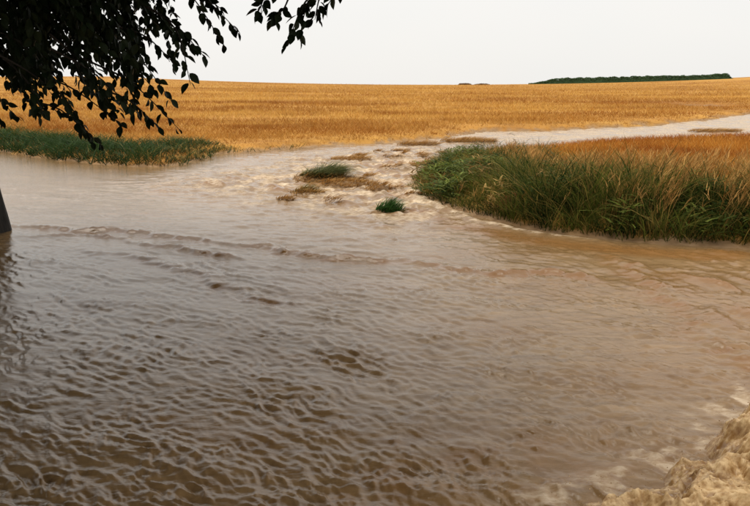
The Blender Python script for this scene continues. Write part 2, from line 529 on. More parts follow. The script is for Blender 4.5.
NR, NC = 1020, 700
ua = np.linspace(-1, 1, NC)
ang = np.radians(36 * ua + 42 * np.sign(ua) * np.maximum(np.abs(ua) - .86, 0) / .14)      # fine in front, coarser to the sides
rad = 1.3 * (160 / 1.3) ** (np.linspace(0, 1, NR) ** 1.12)
A, R = np.meshgrid(ang, rad)
X, Y = R * np.sin(A), R * np.cos(A)
res = np.maximum(R * np.gradient(ang)[None, :], np.gradient(rad)[:, None] + 0 * R)
Z, churn, foam = water(X, Y, res)
nd, bd = land(X, Y)
dl = np.maximum(nd, bd)
keep = dl < 1.3
ii = np.arange(NR * NC).reshape(NR, NC)
kq = keep[:-1, :-1] | keep[:-1, 1:] | keep[1:, 1:] | keep[1:, :-1]
Q = np.stack([ii[:-1, :-1], ii[:-1, 1:], ii[1:, 1:], ii[1:, :-1]], -1)[kq]
Z = Z - .25 * sstep(.7, 1.3, dl)
used = np.unique(Q)
remap = np.full(NR * NC, -1); remap[used] = np.arange(len(used))
V = np.stack([X, Y, Z], -1).reshape(-1, 3)[used]
Q = remap[Q][:, ::-1]
flood = obj('flood_water', mesh_np('flood_water', V, Q, M_WATER, attrs={'churn': churn.ravel()[used], 'foam': foam.ravel()[used]}))
tag(flood, 'wide sheet of brown flood water rushing across the foreground', 'water', kind='structure')

# the flood goes on beyond the sides of the picture
def outer_water():
    X, Y = np.meshgrid(np.linspace(-160, 160, 321), np.linspace(-24, 140, 165))
    Z, churn, foam = water(X, Y, np.full(X.shape, .6))
    Z = Z - .05
    ii = np.arange(X.size).reshape(X.shape)
    Q = np.stack([ii[:-1, :-1], ii[:-1, 1:], ii[1:, 1:], ii[1:, :-1]], -1)
    cx = (X[:-1, :-1] + X[1:, 1:]) / 2; cy = (Y[:-1, :-1] + Y[1:, 1:]) / 2
    n, b = land(cx, cy)
    k = (np.maximum(n, b) < 0) & (np.abs(np.arctan2(cx, cy)) > math.radians(66))
    o = obj('backwater', mesh_np('backwater', np.stack([X, Y, Z], -1).reshape(-1, 3), Q[k], M_WATER, attrs={'churn': churn.ravel(), 'foam': foam.ravel()}))
    tag(o, 'slack brown flood water beside the rushing stream', 'water', kind='structure')
outer_water()

# ------------------------------------------------------------------ churning roller, lower right
def roller():
    nx, ny = 490, 470
    X, Y = np.meshgrid(np.linspace(-.1, 4.9, nx), np.linspace(2.9, 6.7, ny))
    d, arc, side = seg_dist(X, Y, ROLLER)
    sd = -d * side                                           # > 0 inside the roller (towards the camera)
    sd = sd + .10 * perlin(X * 3, Y * 3) + .05 * perlin(X * 8, Y * 8)
    prof = sstep(-.02, .38, sd)
    # sharp-crested, wind-blown looking surges: warped ridged noise, finer and finer
    wx = X + .16 * perlin(X * 2.3 + 4, Y * 2.3) + .05 * perlin(X * 7, Y * 7 + 2); wy = Y + .16 * perlin(X * 2.3, Y * 2.3 + 9) + .05 * perlin(X * 7 + 5, Y * 7)
    rg = lambda f, o: (1 - np.abs(perlin(wx * f * .8 + wy * f * .3 + o, wy * f * 1.2 - wx * f * .35))) ** 2
    r1, r2, r3, r4 = rg(2.4, 1), rg(5.2, 7), rg(11, 3), rg(23, 5)
    lump = .5 * r1 + .3 * r2 * (.4 + r1) + .2 * r3
    big = .19 * r1 + .11 * r2 * (.35 + .8 * r1) + .055 * r3 * (.4 + .7 * r2) + .026 * r4 + .018 * perlin(X * 40, Y * 40) + .010 * perlin(X * 80, Y * 80)
    rise = sstep(1.0, 3.4, arc)
    Z = -.06 + prof * (.06 + .10 * rise + .10 * sstep(2.6, 4.4, arc)) + prof * big * (.3 + .42 * rise)
    Z = Z * np.where(Z > 0, 1 - .7 * sstep(.7, 2.0, sd), 1)
    X, Y = X + prof * (.05 * perlin(X * 6 + 11, Y * 6) + .018 * perlin(X * 17, Y * 17)), Y + prof * (.05 * perlin(X * 6, Y * 6 + 21) + .018 * perlin(X * 17 + 7, Y * 17))
    ii = np.arange(nx * ny).reshape(ny, nx)
    Q = np.stack([ii[:-1, :-1], ii[:-1, 1:], ii[1:, 1:], ii[1:, :-1]], -1)
    k = (sd > -.12)[:-1, :-1]
    Q = Q[k]
    used = np.unique(Q); remap = np.full(nx * ny, -1); remap[used] = np.arange(len(used))
    foam = np.clip(-.28 + .75 * lump + .45 * r3 + .35 * r4 + .7 * fbm(X * 2, Y * 2, 3) + .35 * sstep(.35, .0, sd), .1, 1) * prof
    churn = np.clip(.75 + .5 * fbm(X * 3, Y * 3, 3), 0, 1)
    V = np.stack([X, Y, Z], -1).reshape(-1, 3)[used]
    # froth: little domes riding on the lumps
    cand = np.nonzero((prof.ravel() > .25) & (big.ravel() > .27) & (rng.random(X.size) < .05))[0]
    FP = np.stack([X.ravel()[cand], Y.ravel()[cand], Z.ravel()[cand]], -1)
    FR = .0015 + .003 * rng.random(len(FP)) ** 2
    FP[:, 2] += .07 * rng.random(len(FP)) ** 2.5
    FP[:, :2] += .02 * rng.normal(size=(len(FP), 2))
    o = obj('churning_foam', mesh_np('churning_foam', V, remap[Q], M_FOAM, attrs={'foam': foam.ravel()[used], 'churn': churn.ravel()[used]}))
    tag(o, 'boiling tan foam of the flood in the lower right corner', 'foam', kind='stuff')
    # flung drops
    t = (1 + 5 ** .5) / 2
    iv = np.array([(-1, t, 0), (1, t, 0), (-1, -t, 0), (1, -t, 0), (0, -1, t), (0, 1, t), (0, -1, -t), (0, 1, -t), (t, 0, -1), (t, 0, 1), (-t, 0, -1), (-t, 0, 1)]) / math.hypot(1, t)
    fc = np.array([(0, 11, 5), (0, 5, 1), (0, 1, 7), (0, 7, 10), (0, 10, 11), (1, 5, 9), (5, 11, 4), (11, 10, 2), (10, 7, 6), (7, 1, 8), (3, 9, 4), (3, 4, 2), (3, 2, 6), (3, 6, 8), (3, 8, 9), (4, 9, 5), (2, 4, 11), (6, 2, 10), (8, 6, 7), (9, 8, 1)])
    pts = []
    P = ROLLER[2:9]
    for _ in range(320):
        i = rng.integers(len(P) - 1); f = rng.random()
        x = P[i][0] * (1 - f) + P[i + 1][0] * f + .14 + rng.normal() * .07; y = P[i][1] * (1 - f) + P[i + 1][1] * f - .14 + rng.normal() * .07
        pts.append((x, y, .08 + abs(rng.normal()) * .10 + .05 * i / 6, .0015 + .003 * rng.random() ** 2))
    pts = np.concatenate([np.array(pts), np.concatenate([FP, FR[:, None]], 1)])
    V = (iv[None] * pts[:, None, 3:4] + pts[:, None, :3]).reshape(-1, 3)
    Fc = (fc[None] + 12 * np.arange(len(pts))[:, None, None]).reshape(-1, 3)
    o = obj('froth', mesh_np('froth', V, Fc, M_FOAM, attrs={'foam': np.repeat(.2 + .8 * rng.random(len(pts)), 12), 'churn': np.full(len(V), .6)}))
    tag(o, 'fine froth and spray riding on the tan foam, lower right', 'froth', kind='stuff')
roller()

# ------------------------------------------------------------------ grasses
def blades(P, hgt, wid, lean, seg=2, droop=.35, col0=None, col1=None, az=None):
    """tapered bent blades; P (n,3) base points. returns V, F(tri), cols"""
    n = len(P)
    az = rng.random(n) * 2 * np.pi if az is None else az
    dirx, diry = np.cos(az), np.sin(az)
    fa = rng.random(n) * np.pi
    sx, sy = np.cos(fa), np.sin(fa)
    vs_, cs = [], []
    for k in range(seg + 1):
        t = k / seg
        out = lean * hgt * (t + droop * t * t * 1.4)
        up = hgt * (t - droop * lean * t * t * .8)
        c = np.stack([P[:, 0] + dirx * out, P[:, 1] + diry * out, P[:, 2] + up], -1)
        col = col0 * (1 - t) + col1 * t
        if k < seg:
            w = wid * (1 - t * .55) / 2
            off = np.stack([sx * w, sy * w, np.zeros(n)], -1)
            vs_ += [c - off, c + off]; cs += [col, col]
        else:
            vs_.append(c); cs.append(col)
    m = 2 * seg + 1
    V = np.stack(vs_, 1).reshape(-1, 3); C = np.stack(cs, 1).reshape(-1, 3)
    f = []
    for k in range(seg - 1):
        a = 2 * k
        f += [(a, a + 1, a + 3), (a, a + 3, a + 2)]
    a = 2 * (seg - 1); f.append((a, a + 1, a + 2))
    Fc = (np.array(f)[None] + m * np.arange(n)[:, None, None]).reshape(-1, 3)
    return V, Fc, C


def cols_between(n, a, b, jit=.15):
    t = rng.random((n, 1))
    c = np.array(a) * (1 - t) + np.array(b) * t
    return c * (1 + jit * rng.normal(size=(n, 1)))


def gz(x, y):
    return np.maximum(terrain(x, y), S(x, y) - .05)


def join(parts):
    V, F, C, o = [], [], [], 0
    for v, f, c in parts:
        V.append(v); F.append(f + o); C.append(c); o += len(v)
    return np.concatenate(V), np.concatenate(F), np.clip(np.concatenate(C), .003, .95)


def stuff(name, parts, mat, label, cat):
    V, Fc, C = join(parts)
    o = obj(name, mesh_np(name, V, Fc, mat, smooth=False, cols=C))
    return tag(o, label, cat, kind='stuff')


GREEN_D, GREEN_M, GREEN_L = (.022, .045, .014), (.05, .095, .022), (.11, .16, .035)
DRY, GOLD, RUST = (.34, .22, .08), (.58, .33, .085), (.42, .17, .035)

# --- crop of the big field: stalk clumps, dense in the near part, thinning out towards the ridge
def crop():
    parts = []
    n = 400000
    r = 24 * (300 / 24) ** rng.random(n)
    a = np.radians(rng.uniform(-36, 36, n))
    x, y = r * np.sin(a), r * np.cos(a)
    nd, bd = land(x, y)
    edge = .02 + .25 * rng.random(n)
    k = (nd > edge)
    # thin wet streaks washed through the crop
    x, y, r, nd = x[k], y[k], r[k], nd[k]
    lane = ((np.abs(perlin(x * .05 + 3, y * .11)) < .02) & (y > 45)) | (fbm(x * .06, y * .2 + 5, 3) > .24)
    puddle = ((x - 35.5) / 3.2) ** 2 + ((y - 81) / 2.2) ** 2 < 1
    k = ~(lane & (rng.random(len(x)) < .6)) & ~puddle
    x, y, r, nd = x[k], y[k], r[k], nd[k]
    n = len(x)
    z = gz(x, y) - .03
    sc = np.clip((r / 40) ** .5, .9, 2.0)
    h = (.22 + .20 * rng.random(n)) * (.75 + .5 * np.clip(fbm(x * .15, y * .15, 3) + .5, 0, 1)) * (.45 + .55 * sstep(.3, 3.5, nd)) * sc ** .4
    patch = 1.25 * fbm(x * .03, y * .12, 5, .65) + .5 * fbm(x * .25, y * .5, 3) + .10 * sstep(40, 160, y)
    near = sstep(11, 0, nd + 5 * perlin(x * .12, y * .12))
    t = np.clip(.52 + 2.3 * patch, 0, 1)[:, None]
    tone = np.array((.33, .13, .022)) * (1 - t) + np.array((.66, .39, .095)) * t
    tone = tone * (1 - .6 * near[:, None]) + np.array((.38, .15, .024)) * .6 * near[:, None]
    tone = tone * (1 + .16 * rng.normal(size=(n, 1)))
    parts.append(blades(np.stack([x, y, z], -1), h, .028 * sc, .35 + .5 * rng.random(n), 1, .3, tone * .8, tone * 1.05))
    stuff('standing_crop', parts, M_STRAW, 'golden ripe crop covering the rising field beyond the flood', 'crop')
crop()

# --- crop on the low spit behind the grassy bank, right
def spit_crop():
    n = 150000
    r = 13 * (75 / 13) ** rng.random(n)
    a = np.radians(rng.uniform(2, 40, n))
    x, y = r * np.sin(a), r * np.cos(a)
    nd, bd = land(x, y)
    fd, _, _ = seg_dist(x, y, BANK_FRONT)
    k = (bd > .4) & (fd > 1.6 + rng.random(n) * 1.6 + .9 * perlin(x * .6, y * .6)) & (rng.random(n) < sstep(1, 5, fd) + .35)
    x, y, fd = x[k], y[k], fd[k]; n = len(x)
    z = gz(x, y) - .03
    t = np.clip(.4 + 1.0 * fbm(x * .25, y * .3, 4), 0, 1)[:, None]
    tone = np.array((.34, .115, .02)) * (1 - t) + np.array((.62, .30, .05)) * t
    tone *= (1 + .18 * rng.normal(size=(n, 1)))
    h = (.24 + .20 * rng.random(n)) * (.9 + .7 * sstep(5, 1, fd) * sstep(20, 15, y))
    stuff('spit_crop', [blades(np.stack([x, y, z], -1), h, .02 + .006 * np.clip(y / 20, 1, 3), .25 + .45 * rng.random(n), 1, .4, tone * .7, tone)], M_STRAW,
          'rusty orange ripe crop on the spit behind the green bank', 'crop')
spit_crop()

# --- rank grass along the front of the right bank
def broadleaf():
    """docks and nettles: patches of broad leaves among the blades"""
    out = []
    cx = rng.uniform(1.2, 12, 900); cy = rng.uniform(10.5, 26, 900)
    nd, bd = land(cx, cy); fd, _, _ = seg_dist(cx, cy, BANK_FRONT)
    k = (bd > .15) & (fd < 2.6)
    for x0, y0 in list(zip(cx[k], cy[k]))[:110]:
        n = 70
        hh = rng.uniform(.35, .75) * (1 - .35 * float(sstep(13.5, 20, np.array(y0))))
        P = np.stack([x0 + rng.normal(size=n) * .16, y0 + rng.normal(size=n) * .16, np.zeros(n)], -1)
        P[:, 2] = gz(P[:, 0], P[:, 1]) + hh * rng.random(n) ** .7
        base = cols_between(1, (.020, .048, .011), (.14, .17, .03), .1) if rng.random() < .8 else cols_between(1, (.20, .09, .03), (.30, .2, .06), .1)
        tone = base * (1 + .2 * rng.normal(size=(n, 1)))
        out.append(blades(P, .08 + .10 * rng.random(n), .03 + .03 * rng.random(n), .8 + 1.4 * rng.random(n), 3, .5, tone, tone * 1.15))
    return join(out)


def bank_grass():
    parts = []
    n = 150000
    x = rng.uniform(.6, 13.5, n); y = rng.uniform(9.8, 31, n)
    nd, bd = land(x, y)
    fd, arc, _ = seg_dist(x, y, BANK_FRONT)
    tipz = sstep(13.5, 20, y)                                # towards the tip of the spit
    k = (bd > -.05) & (fd < 3.0 + 1.4 * tipz + 1.2 * perlin(x * .5, y * .5)) & (rng.random(n) < .35 + .65 * sstep(4.5, 1.0, fd))
    x, y, bd, fd, arc, tipz = (q[k] for q in (x, y, bd, fd, arc, tipz)); n = len(x)
    z = gz(x, y) - .03
    tus = fbm(x * 1.3, y * 1.3, 3)
    tus = tus + .6 * perlin(x * .75 + 5, y * .75)
    h = (.40 + .48 * rng.random(n)) * np.clip(1.1 + 1.25 * tus, .45, 2.0) * (.55 + .45 * sstep(0, .8, bd)) * (1.15 - .62 * tipz) * (.55 + .45 * sstep(1.2, 2.5, x))
    hue = np.clip(.35 + 1.9 * fbm(x * .9 + 9, y * .9, 3) + .35 * rng.normal(size=n), 0, 1)[:, None]
    tone = np.array((.022, .046, .011)) * (1 - hue) + np.array((.15, .175, .03)) * hue
    yl = (rng.random(n) < .26 + .35 * tipz * np.clip(.5 + perlin(x * 1.1, y * 1.1), 0, 1))[:, None]
    tone = np.where(yl, cols_between(n, (.16, .15, .04), (.36, .25, .07)), tone)
    fd_az = rng.normal(size=n) * 1.2 - 1.9                   # lean out over the water
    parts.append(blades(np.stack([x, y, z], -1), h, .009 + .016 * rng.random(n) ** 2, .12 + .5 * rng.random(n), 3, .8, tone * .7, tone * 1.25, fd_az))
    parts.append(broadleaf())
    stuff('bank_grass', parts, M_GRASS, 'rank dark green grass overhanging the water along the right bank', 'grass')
    # dry stalks with seed heads standing through the green
    n = 26000
    x = rng.uniform(1.4, 13, n); y = rng.uniform(10, 25, n)
    nd, bd = land(x, y)
    fd, arc, _ = seg_dist(x, y, BANK_FRONT)
    dens = .05 + .9 * sstep(3.4, 4.8, x) * sstep(-.25, .3, perlin(x * 1.4 + 3, y * .9)) + .35 * sstep(2.2, 3.0, fd) * sstep(19, 15, y)
    k = (bd > .2) & (fd < 3.6) & (rng.random(n) < dens)
    x, y, bd = x[k], y[k], bd[k]; n = len(x)
    z = gz(x, y) - .03
    h = (.70 + .50 * rng.random(n)) * (.55 + .45 * sstep(2.5, 4.8, x)) * (1 - .5 * sstep(14.5, 19, y))
    tone = cols_between(n, (.30, .14, .035), (.58, .34, .11))
    ln = .10 + .18 * rng.random(n); az = rng.normal(size=n) * .6 + .5
    st = blades(np.stack([x, y, z], -1), h, np.full(n, .014), ln, 3, .6, tone * .7, tone, az)
    # seed head: a few short spikelets on the upper third
    hp = []
    for q in range(3):
        t = .70 + .10 * q
        out = ln * h * (t + .6 * t * t * 1.4)
        B = np.stack([x + np.cos(az) * out, y + np.sin(az) * out, z + h * (t - .6 * ln * t * t * .8)], -1)
        hp.append(blades(B, .16 + .08 * rng.random(n), np.full(n, .016), .25 + .3 * rng.random(n), 2, .5, tone, tone * 1.1, az + rng.normal(size=n) * .9))
    stuff('dry_stalks', [st] + hp, M_STRAW, 'straw coloured seeding stalks standing in the right bank grass', 'grass')
bank_grass()

# --- green verge along the left edge of the field
def verge():
    n = 90000
    x = rng.uniform(-34, -3.2, n); y = rng.uniform(24.5, 44, n)
    nd, bd = land(x, y)
    wd = 2.6 * sstep(-5.5, -8.5, x) + .35
    k = (nd > -.1) & (nd < wd * (.7 + .6 * rng.random(n))) & ((x < -6.0) | (rng.random(n) < .25))
    x, y, nd = x[k], y[k], nd[k]; n = len(x)
    z = gz(x, y) - .04
    tus = fbm(x * .9, y * .9, 3)
    h = (.38 + .36 * rng.random(n)) * (1.1 + 1.1 * tus) * (.5 + .5 * sstep(-6, -10, x))
    hue = np.clip(.4 + 1.1 * tus + .3 * rng.normal(size=n), 0, 1)[:, None]
    tone = np.array((.013, .034, .010)) * (1 - hue) + np.array((.052, .098, .024)) * hue
    yl = (rng.random(n) < .015 + .5 * sstep(-8.5, -6, x))[:, None]
    tone = np.where(yl, cols_between(n, (.14, .14, .04), (.34, .22, .06)), tone)
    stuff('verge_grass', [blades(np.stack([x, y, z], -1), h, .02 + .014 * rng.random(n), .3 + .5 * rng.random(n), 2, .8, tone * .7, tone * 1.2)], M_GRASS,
          'dark green grass verge between left water and the golden field', 'grass')
verge()

# --- straw and trash caught on the little mounds
def debris():
    parts = []
    for mx, my, rx, ry, mh in MOUNDS:
        if (mx, my) == (0.27, 15.7): continue
        n = int(1500 * rx * ry) + 60
        a = rng.random(n) * 6.283; q = np.sqrt(rng.random(n))
        x, y = mx + rx * q * np.cos(a), my + ry * q * np.sin(a)
        z = np.maximum(terrain(x, y), S(x, y)) + .012
        tone = cols_between(n, (.36, .18, .05), (.62, .38, .13))
        parts.append(blades(np.stack([x, y, z], -1), (.06 + .12 * rng.random(n)) * (1.0 if my < 33 else 1.5), .012 + .012 * rng.random(n), 0.7 + 1.8 * rng.random(n), 2, .15, tone * .8, tone, rng.normal(size=n) * .7 - .6))
    stuff('flattened_straw', parts, M_STRAW, 'flattened orange straw caught on low mounds amid the rapids', 'straw')
debris()


# ------------------------------------------------------------------ separate grass tufts standing in the flood
def tuft(name, label, cx, cy, rx, ry, n, hmin, hmax, ca, cb, lean=(.3, .7), w=.016, az0=None, group=None):
    a = rng.random(n) * 6.283; q = np.sqrt(rng.random(n))
    lx, ly = rx * q * np.cos(a), ry * q * np.sin(a)
    z = np.maximum(terrain(cx + lx, cy + ly), S(cx + lx, cy + ly)) - .03
    z0 = float(S(np.array(cx), np.array(cy)))
    h = (hmin + (hmax - hmin) * rng.random(n)) * (1.1 - .5 * q)
    tone = cols_between(n, ca, cb, .2)
    az = a + rng.normal(size=n) * .5 if az0 is None else az0 + rng.normal(size=n) * .7
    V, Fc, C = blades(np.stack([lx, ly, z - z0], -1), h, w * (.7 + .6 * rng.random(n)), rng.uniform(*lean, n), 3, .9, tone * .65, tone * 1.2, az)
    o = obj(name, mesh_np(name, V, Fc, M_GRASS, smooth=False, cols=np.clip(C, .003, .9)), loc=(cx, cy, z0))
    return tag(o, label, 'grass tuft', group)


G = 'grass tufts standing in the flood'
tuft('grass_tuft', 'broad olive green grass tuft on a mound amid the rapids', -1.62, 21.5, .62, .45, 1700, .45, .85, (.04, .06, .018), (.17, .17, .05), (.4, 1.0), .018, .4, G)
tuft('grass_tuft', 'thin yellowing grass tuft in front of the broad olive tuft', -1.85, 18.75, .34, .25, 380, .16, .36, (.06, .07, .02), (.26, .21, .06), (.4, 1.0), .014, .3, G)
tuft('grass_tuft', 'small vivid dark green tuft nearest the camera, washed by white water', .29, 15.7, .30, .2, 520, .15, .46, (.02, .06, .012), (.07, .16, .03), (.15, .7), .016, .2, G)


# tall weeds that rise clear of the bank grass
def weed(label, cx, cy, hgt, n, ca, cb):
    z0 = float(gz(np.array([cx]), np.array([cy]))[0]) - .03
    parts = []
    lx, ly = rng.normal(size=n) * .10, rng.normal(size=n) * .10
    az = rng.random(n) * 6.283
    h = hgt * (.7 + .3 * rng.random(n))
    tone = cols_between(n, ca, cb, .15)
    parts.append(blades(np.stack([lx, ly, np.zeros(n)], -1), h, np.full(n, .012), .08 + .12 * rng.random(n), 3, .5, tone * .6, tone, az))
    for q in range(7):
        t = .3 + .1 * q
        B = np.stack([lx + np.cos(az) * .15 * h * t, ly + np.sin(az) * .15 * h * t, h * t * .97], -1)
        parts.append(blades(B, .20 * (1.15 - t) + .05 + .05 * rng.random(n), np.full(n, .022), .8 + .8 * rng.random(n), 2, .6, tone * .8, tone * 1.15))
    V, Fc, C = join(parts)
    o = obj('weed', mesh_np('weed', V, Fc, M_GRASS, smooth=False, cols=C), loc=(cx, cy, z0))
    tag(o, label, 'weed', 'tall weeds on the right bank')


weed('tallest pointed green weed standing up above the spit grass', 3.9, 19.6, 1.25, 9, (.05, .08, .025), (.13, .13, .045))
weed('shorter green weed just right of the tallest pointed weed', 4.6, 19.3, 1.0, 7, (.05, .07, .02), (.16, .14, .05))
weed('rust brown weed at the water edge below the spit grass', 2.75, 14.75, .50, 12, (.20, .08, .03), (.34, .13, .05))


# ------------------------------------------------------------------ skyline hedge and shrubs
def leaf_cloud(n, sampler, size):
    P = sampler(n)
    u = rng.normal(size=(n, 3)); u /= np.linalg.norm(u, axis=1)[:, None]
    w = np.cross(u, rng.normal(size=(n, 3))); w /= np.linalg.norm(w, axis=1)[:, None]
    s = (size * (.6 + .8 * rng.random(n)))[:, None]
    V = np.stack([P - u * s, P + w * s * .45, P + u * s, P - w * s * .45], 1).reshape(-1, 3)
    Fc = np.arange(4 * n).reshape(-1, 4)
    return V, Fc


def hedge():
    A0, B0 = np.array((62.5, 304.0)), np.array((143.0, 300.0))
    L = np.linalg.norm(B0 - A0)
    root = bpy.data.objects.new('hedge', None); COL.objects.link(root)
    zb = float(S(np.array(A0[0]), np.array(A0[1])))
    root.location = (A0[0], A0[1], zb)
    tag(root, 'long low dark green hedge on the right of the skyline', 'hedge')

    def top(t):
        return (.40 + 1.8 * sstep(0, .16, t) - .35 * sstep(.6, .8, t) + .3 * sstep(.85, .97, t)) * (1 + .45 * fbm(t * 30, t * 0, 4, .7)) * sstep(1.0, .965, t)

    def smp(n):
        t = rng.random(n)
        x = A0[0] + (B0[0] - A0[0]) * t; y = A0[1] + (B0[1] - A0[1]) * t
        hh = top(t)
        v = 1 - rng.random(n) ** 2
        w = (rng.random(n) - .5) * 2.4
        z = S(x, y) + .15 + hh * v
        return np.stack([x - A0[0], y + w - A0[1], z - zb], -1)
    V, Fc = leaf_cloud(20000, smp, .26)
    obj('foliage', mesh_np('hedge_foliage', V, Fc, M_HEDGE, smooth=False), root)
    # woody core
    t = np.linspace(.005, .985, 90)
    x = A0[0] + (B0[0] - A0[0]) * t; y = A0[1] + (B0[1] - A0[1]) * t
    hh = top(t) * .82; zz = S(x, y)
    rows = []
    for dy, f in ((-.9, 0), (-.7, .8), (0, 1), (.7, .8), (.9, 0)):
        rows.append(np.stack([x - A0[0], y + dy - A0[1], zz + hh * f - zb], -1))
    V = np.stack(rows, 1).reshape(-1, 3)
    ii = np.arange(90 * 5).reshape(90, 5)
    Q = np.stack([ii[:-1, :-1], ii[1:, :-1], ii[1:, 1:], ii[:-1, 1:]], -1).reshape(-1, 4)
    obj('stems', mesh_np('hedge_stems', V, Q, M_HEDGE), root)


hedge()


def shrub(label, x, y, w, h):
    zb = float(S(np.array(x), np.array(y))) + .2

    def smp(n):
        u = rng.normal(size=(n, 3)); u /= np.linalg.norm(u, axis=1)[:, None]
        u *= rng.random((n, 1)) ** .4
        u[:, 2] = np.abs(u[:, 2])
        lump = 1 + .3 * perlin(u[:, 0] * 2 + x, u[:, 1] * 2)
        return u * np.array((w / 2, w / 3, h)) * lump[:, None]
    V, Fc = leaf_cloud(1400, smp, .16)
    o = obj('shrub', mesh_np('shrub', V, Fc, M_SHRUB, smooth=False), loc=(x, y, zb))
    tag(o, label, 'shrub', 'tiny shrubs on the skyline')


shrub('peaked little brown shrub on the skyline left of the hedge', 36.5, 304, 6.0, .75)
shrub('flat little brown shrub on the skyline, next to the hedge end', 43.5, 304, 6.5, .55)


# ------------------------------------------------------------------ overhanging tree, left
def tube(pts, radii, sides=8):
    pts = [Vector(p) for p in pts]
    V, Q = [], []
    up = Vector((.3, .2, 1)).normalized()
    for i, p in enumerate(pts):
        t = (pts[min(i + 1, len(pts) - 1)] - pts[max(i - 1, 0)]).normalized()
        a = t.cross(up if abs(t.dot(up)) < .95 else Vector((1, 0, 0))).normalized(); b = t.cross(a)
        for s in range(sides):
            an = 2 * math.pi * s / sides
            V.append(p + (a * math.cos(an) + b * math.sin(an)) * radii[i])
    for i in range(len(pts) - 1):
        for s in range(sides):
            s2 = (s + 1) % sides
            Q.append((i * sides + s, i * sides + s2, (i + 1) * sides + s2, (i + 1) * sides + s))
    Q.append(tuple(range(sides))[::-1]) if sides == 4 else None
    return np.array([tuple(v) for v in V]), np.array(Q[: (len(pts) - 1) * sides])


def curve_pts(ctrl, n):
    """Catmull-Rom through control points"""
    c = [Vector(p) for p in ctrl]
    c = [c[0] * 2 - c[1]] + c + [c[-1] * 2 - c[-2]]
    out = []
    segs = len(c) - 3
    for i in range(n):
        u = i / (n - 1) * segs
        k = min(int(u), segs - 1); t = u - k
        p0, p1, p2, p3 = c[k:k + 4]
        out.append(.5 * ((2 * p1) + (p2 - p0) * t + (2 * p0 - 5 * p1 + 4 * p2 - p3) * t * t + (3 * p1 - p0 - 3 * p2 + p3) * t ** 3))
    return out


BASE = Vector((-7.25, 13.35, -.15))
tree = bpy.data.objects.new('overhanging_tree', None)
COL.objects.link(tree)
tree.location = BASE
tag(tree, 'dark leafy tree at the left edge, its branches hanging over the flood', 'tree')


def leaf_mesh(seed):
    """ovate leaf: folded along the midrib, drooping tip, about 10 cm long, pointing along +X"""
    rs = random.Random(seed)
    L = 1.0
    prof = [(0, 0), (.12, .16), (.30, .27), (.52, .29), (.75, .19), (.90, .08), (1, 0)]
    V, Fc = [], []
    bend = .10 + .15 * rs.random(); fold = .05 + .1 * rs.random()
    for t, w in prof:
        z = -bend * t * t
        V.append((t, 0, z))
        if 0 < t < 1:
            V.append((t, w, z + fold * w * 2)); V.append((t, -w, z + fold * w * 2))
    # indices: 0 | 1,2,3 | 4,5,6 ... | last
    rows = [(0, 0, 0)] + [(1 + 3 * i, 2 + 3 * i, 3 + 3 * i) for i in range(len(prof) - 2)] + [(len(V) - 1,) * 3]
    for a, b in zip(rows[:-1], rows[1:]):
        for s in (1, 2):
            q = [a[0], b[0], b[s], a[s]] if s == 1 else [a[0], a[s], b[s], b[0]]
            q2 = []
            [q2.append(v) for v in q if v not in q2]
            Fc.append(q2)
    # short stalk
    n = len(V); V += [(0, .012, 0), (0, -.012, 0), (-.22, 0, .03)]; Fc.append([n, n + 1, n + 2])
    me = bpy.data.meshes.new('leaf')
    me.from_pydata(V, [], Fc)
    me.materials.append(M_LEAF)
    me.update()
    tri = []
    for f in Fc:
        tri += [(f[0], f[i], f[i + 1]) for i in range(1, len(f) - 1)]
    return me, np.array(V), np.array(tri)


LEAVES = [leaf_mesh(i) for i in range(4)]

tp = curve_pts([(-7.22, 13.35, -.5), (-7.24, 13.36, .3), (-7.42, 13.4, 1.6), (-7.95, 13.4, 3.4), (-8.1, 13.2, 5.5), (-7.8, 13.0, 8.0)], 26)
tr = [.30 * math.exp(-i * .8) + .42 - .010 * i for i in range(26)]
v, q = tube([p - BASE for p in tp], tr, 16)
ph = np.arctan2(v[:, 1], v[:, 0])
v[:, :2] += (.02 * np.sin(5 * ph + v[:, 2])[:, None] + .015 * perlin(v[:, 2] * 2, ph * 2)[:, None]) * np.stack([np.cos(ph), np.sin(ph)], -1)
obj('trunk', mesh_np('trunk', v, q, M_BARK), tree)

LIMBS = [([(-8.0, 13.3, 3.6), (-6.2, 11, 5.3), (-4.4, 8.4, 5.5), (-3.2, 6.6, 4.6), (-2.5, 5.6, 3.7)], .17),
         ([(-8.0, 13.2, 4.6), (-5.4, 11.6, 6.4), (-3.2, 9.2, 6.4), (-1.6, 7.0, 5.4), (-.6, 5.9, 4.4), (-.2, 5.4, 3.75)], .18),
         ([(-8.1, 13.2, 5.2), (-7.0, 13.8, 7.2), (-5.0, 14.2, 8.0), (-3.2, 14.0, 7.8)], .16),
         ([(-8.1, 13.1, 5.6), (-9.5, 10.5, 7.2), (-9.3, 7.5, 7.0), (-8.2, 5.0, 6.0)], .16),
         ([(-7.8, 13.0, 7.6), (-6.4, 11.5, 9.6), (-4.6, 9.8, 10.4), (-2.8, 8.6, 10.0)], .15),
         ([(-7.8, 13.0, 7.8), (-9.6, 14.6, 9.2), (-11.5, 15.8, 9.4)], .13),
         ([(-8.1, 13.1, 5.8), (-8.0, 9.5, 7.6), (-6.0, 5.0, 7.2), (-4.4, 1.5, 6.4), (-3.2, -1.8, 5.8)], .16),
         ([(-8.0, 13.3, 4.0), (-7.0, 10.3, 5.0), (-5.6, 8.2, 4.7), (-4.4, 7.0, 3.8)], .14)]
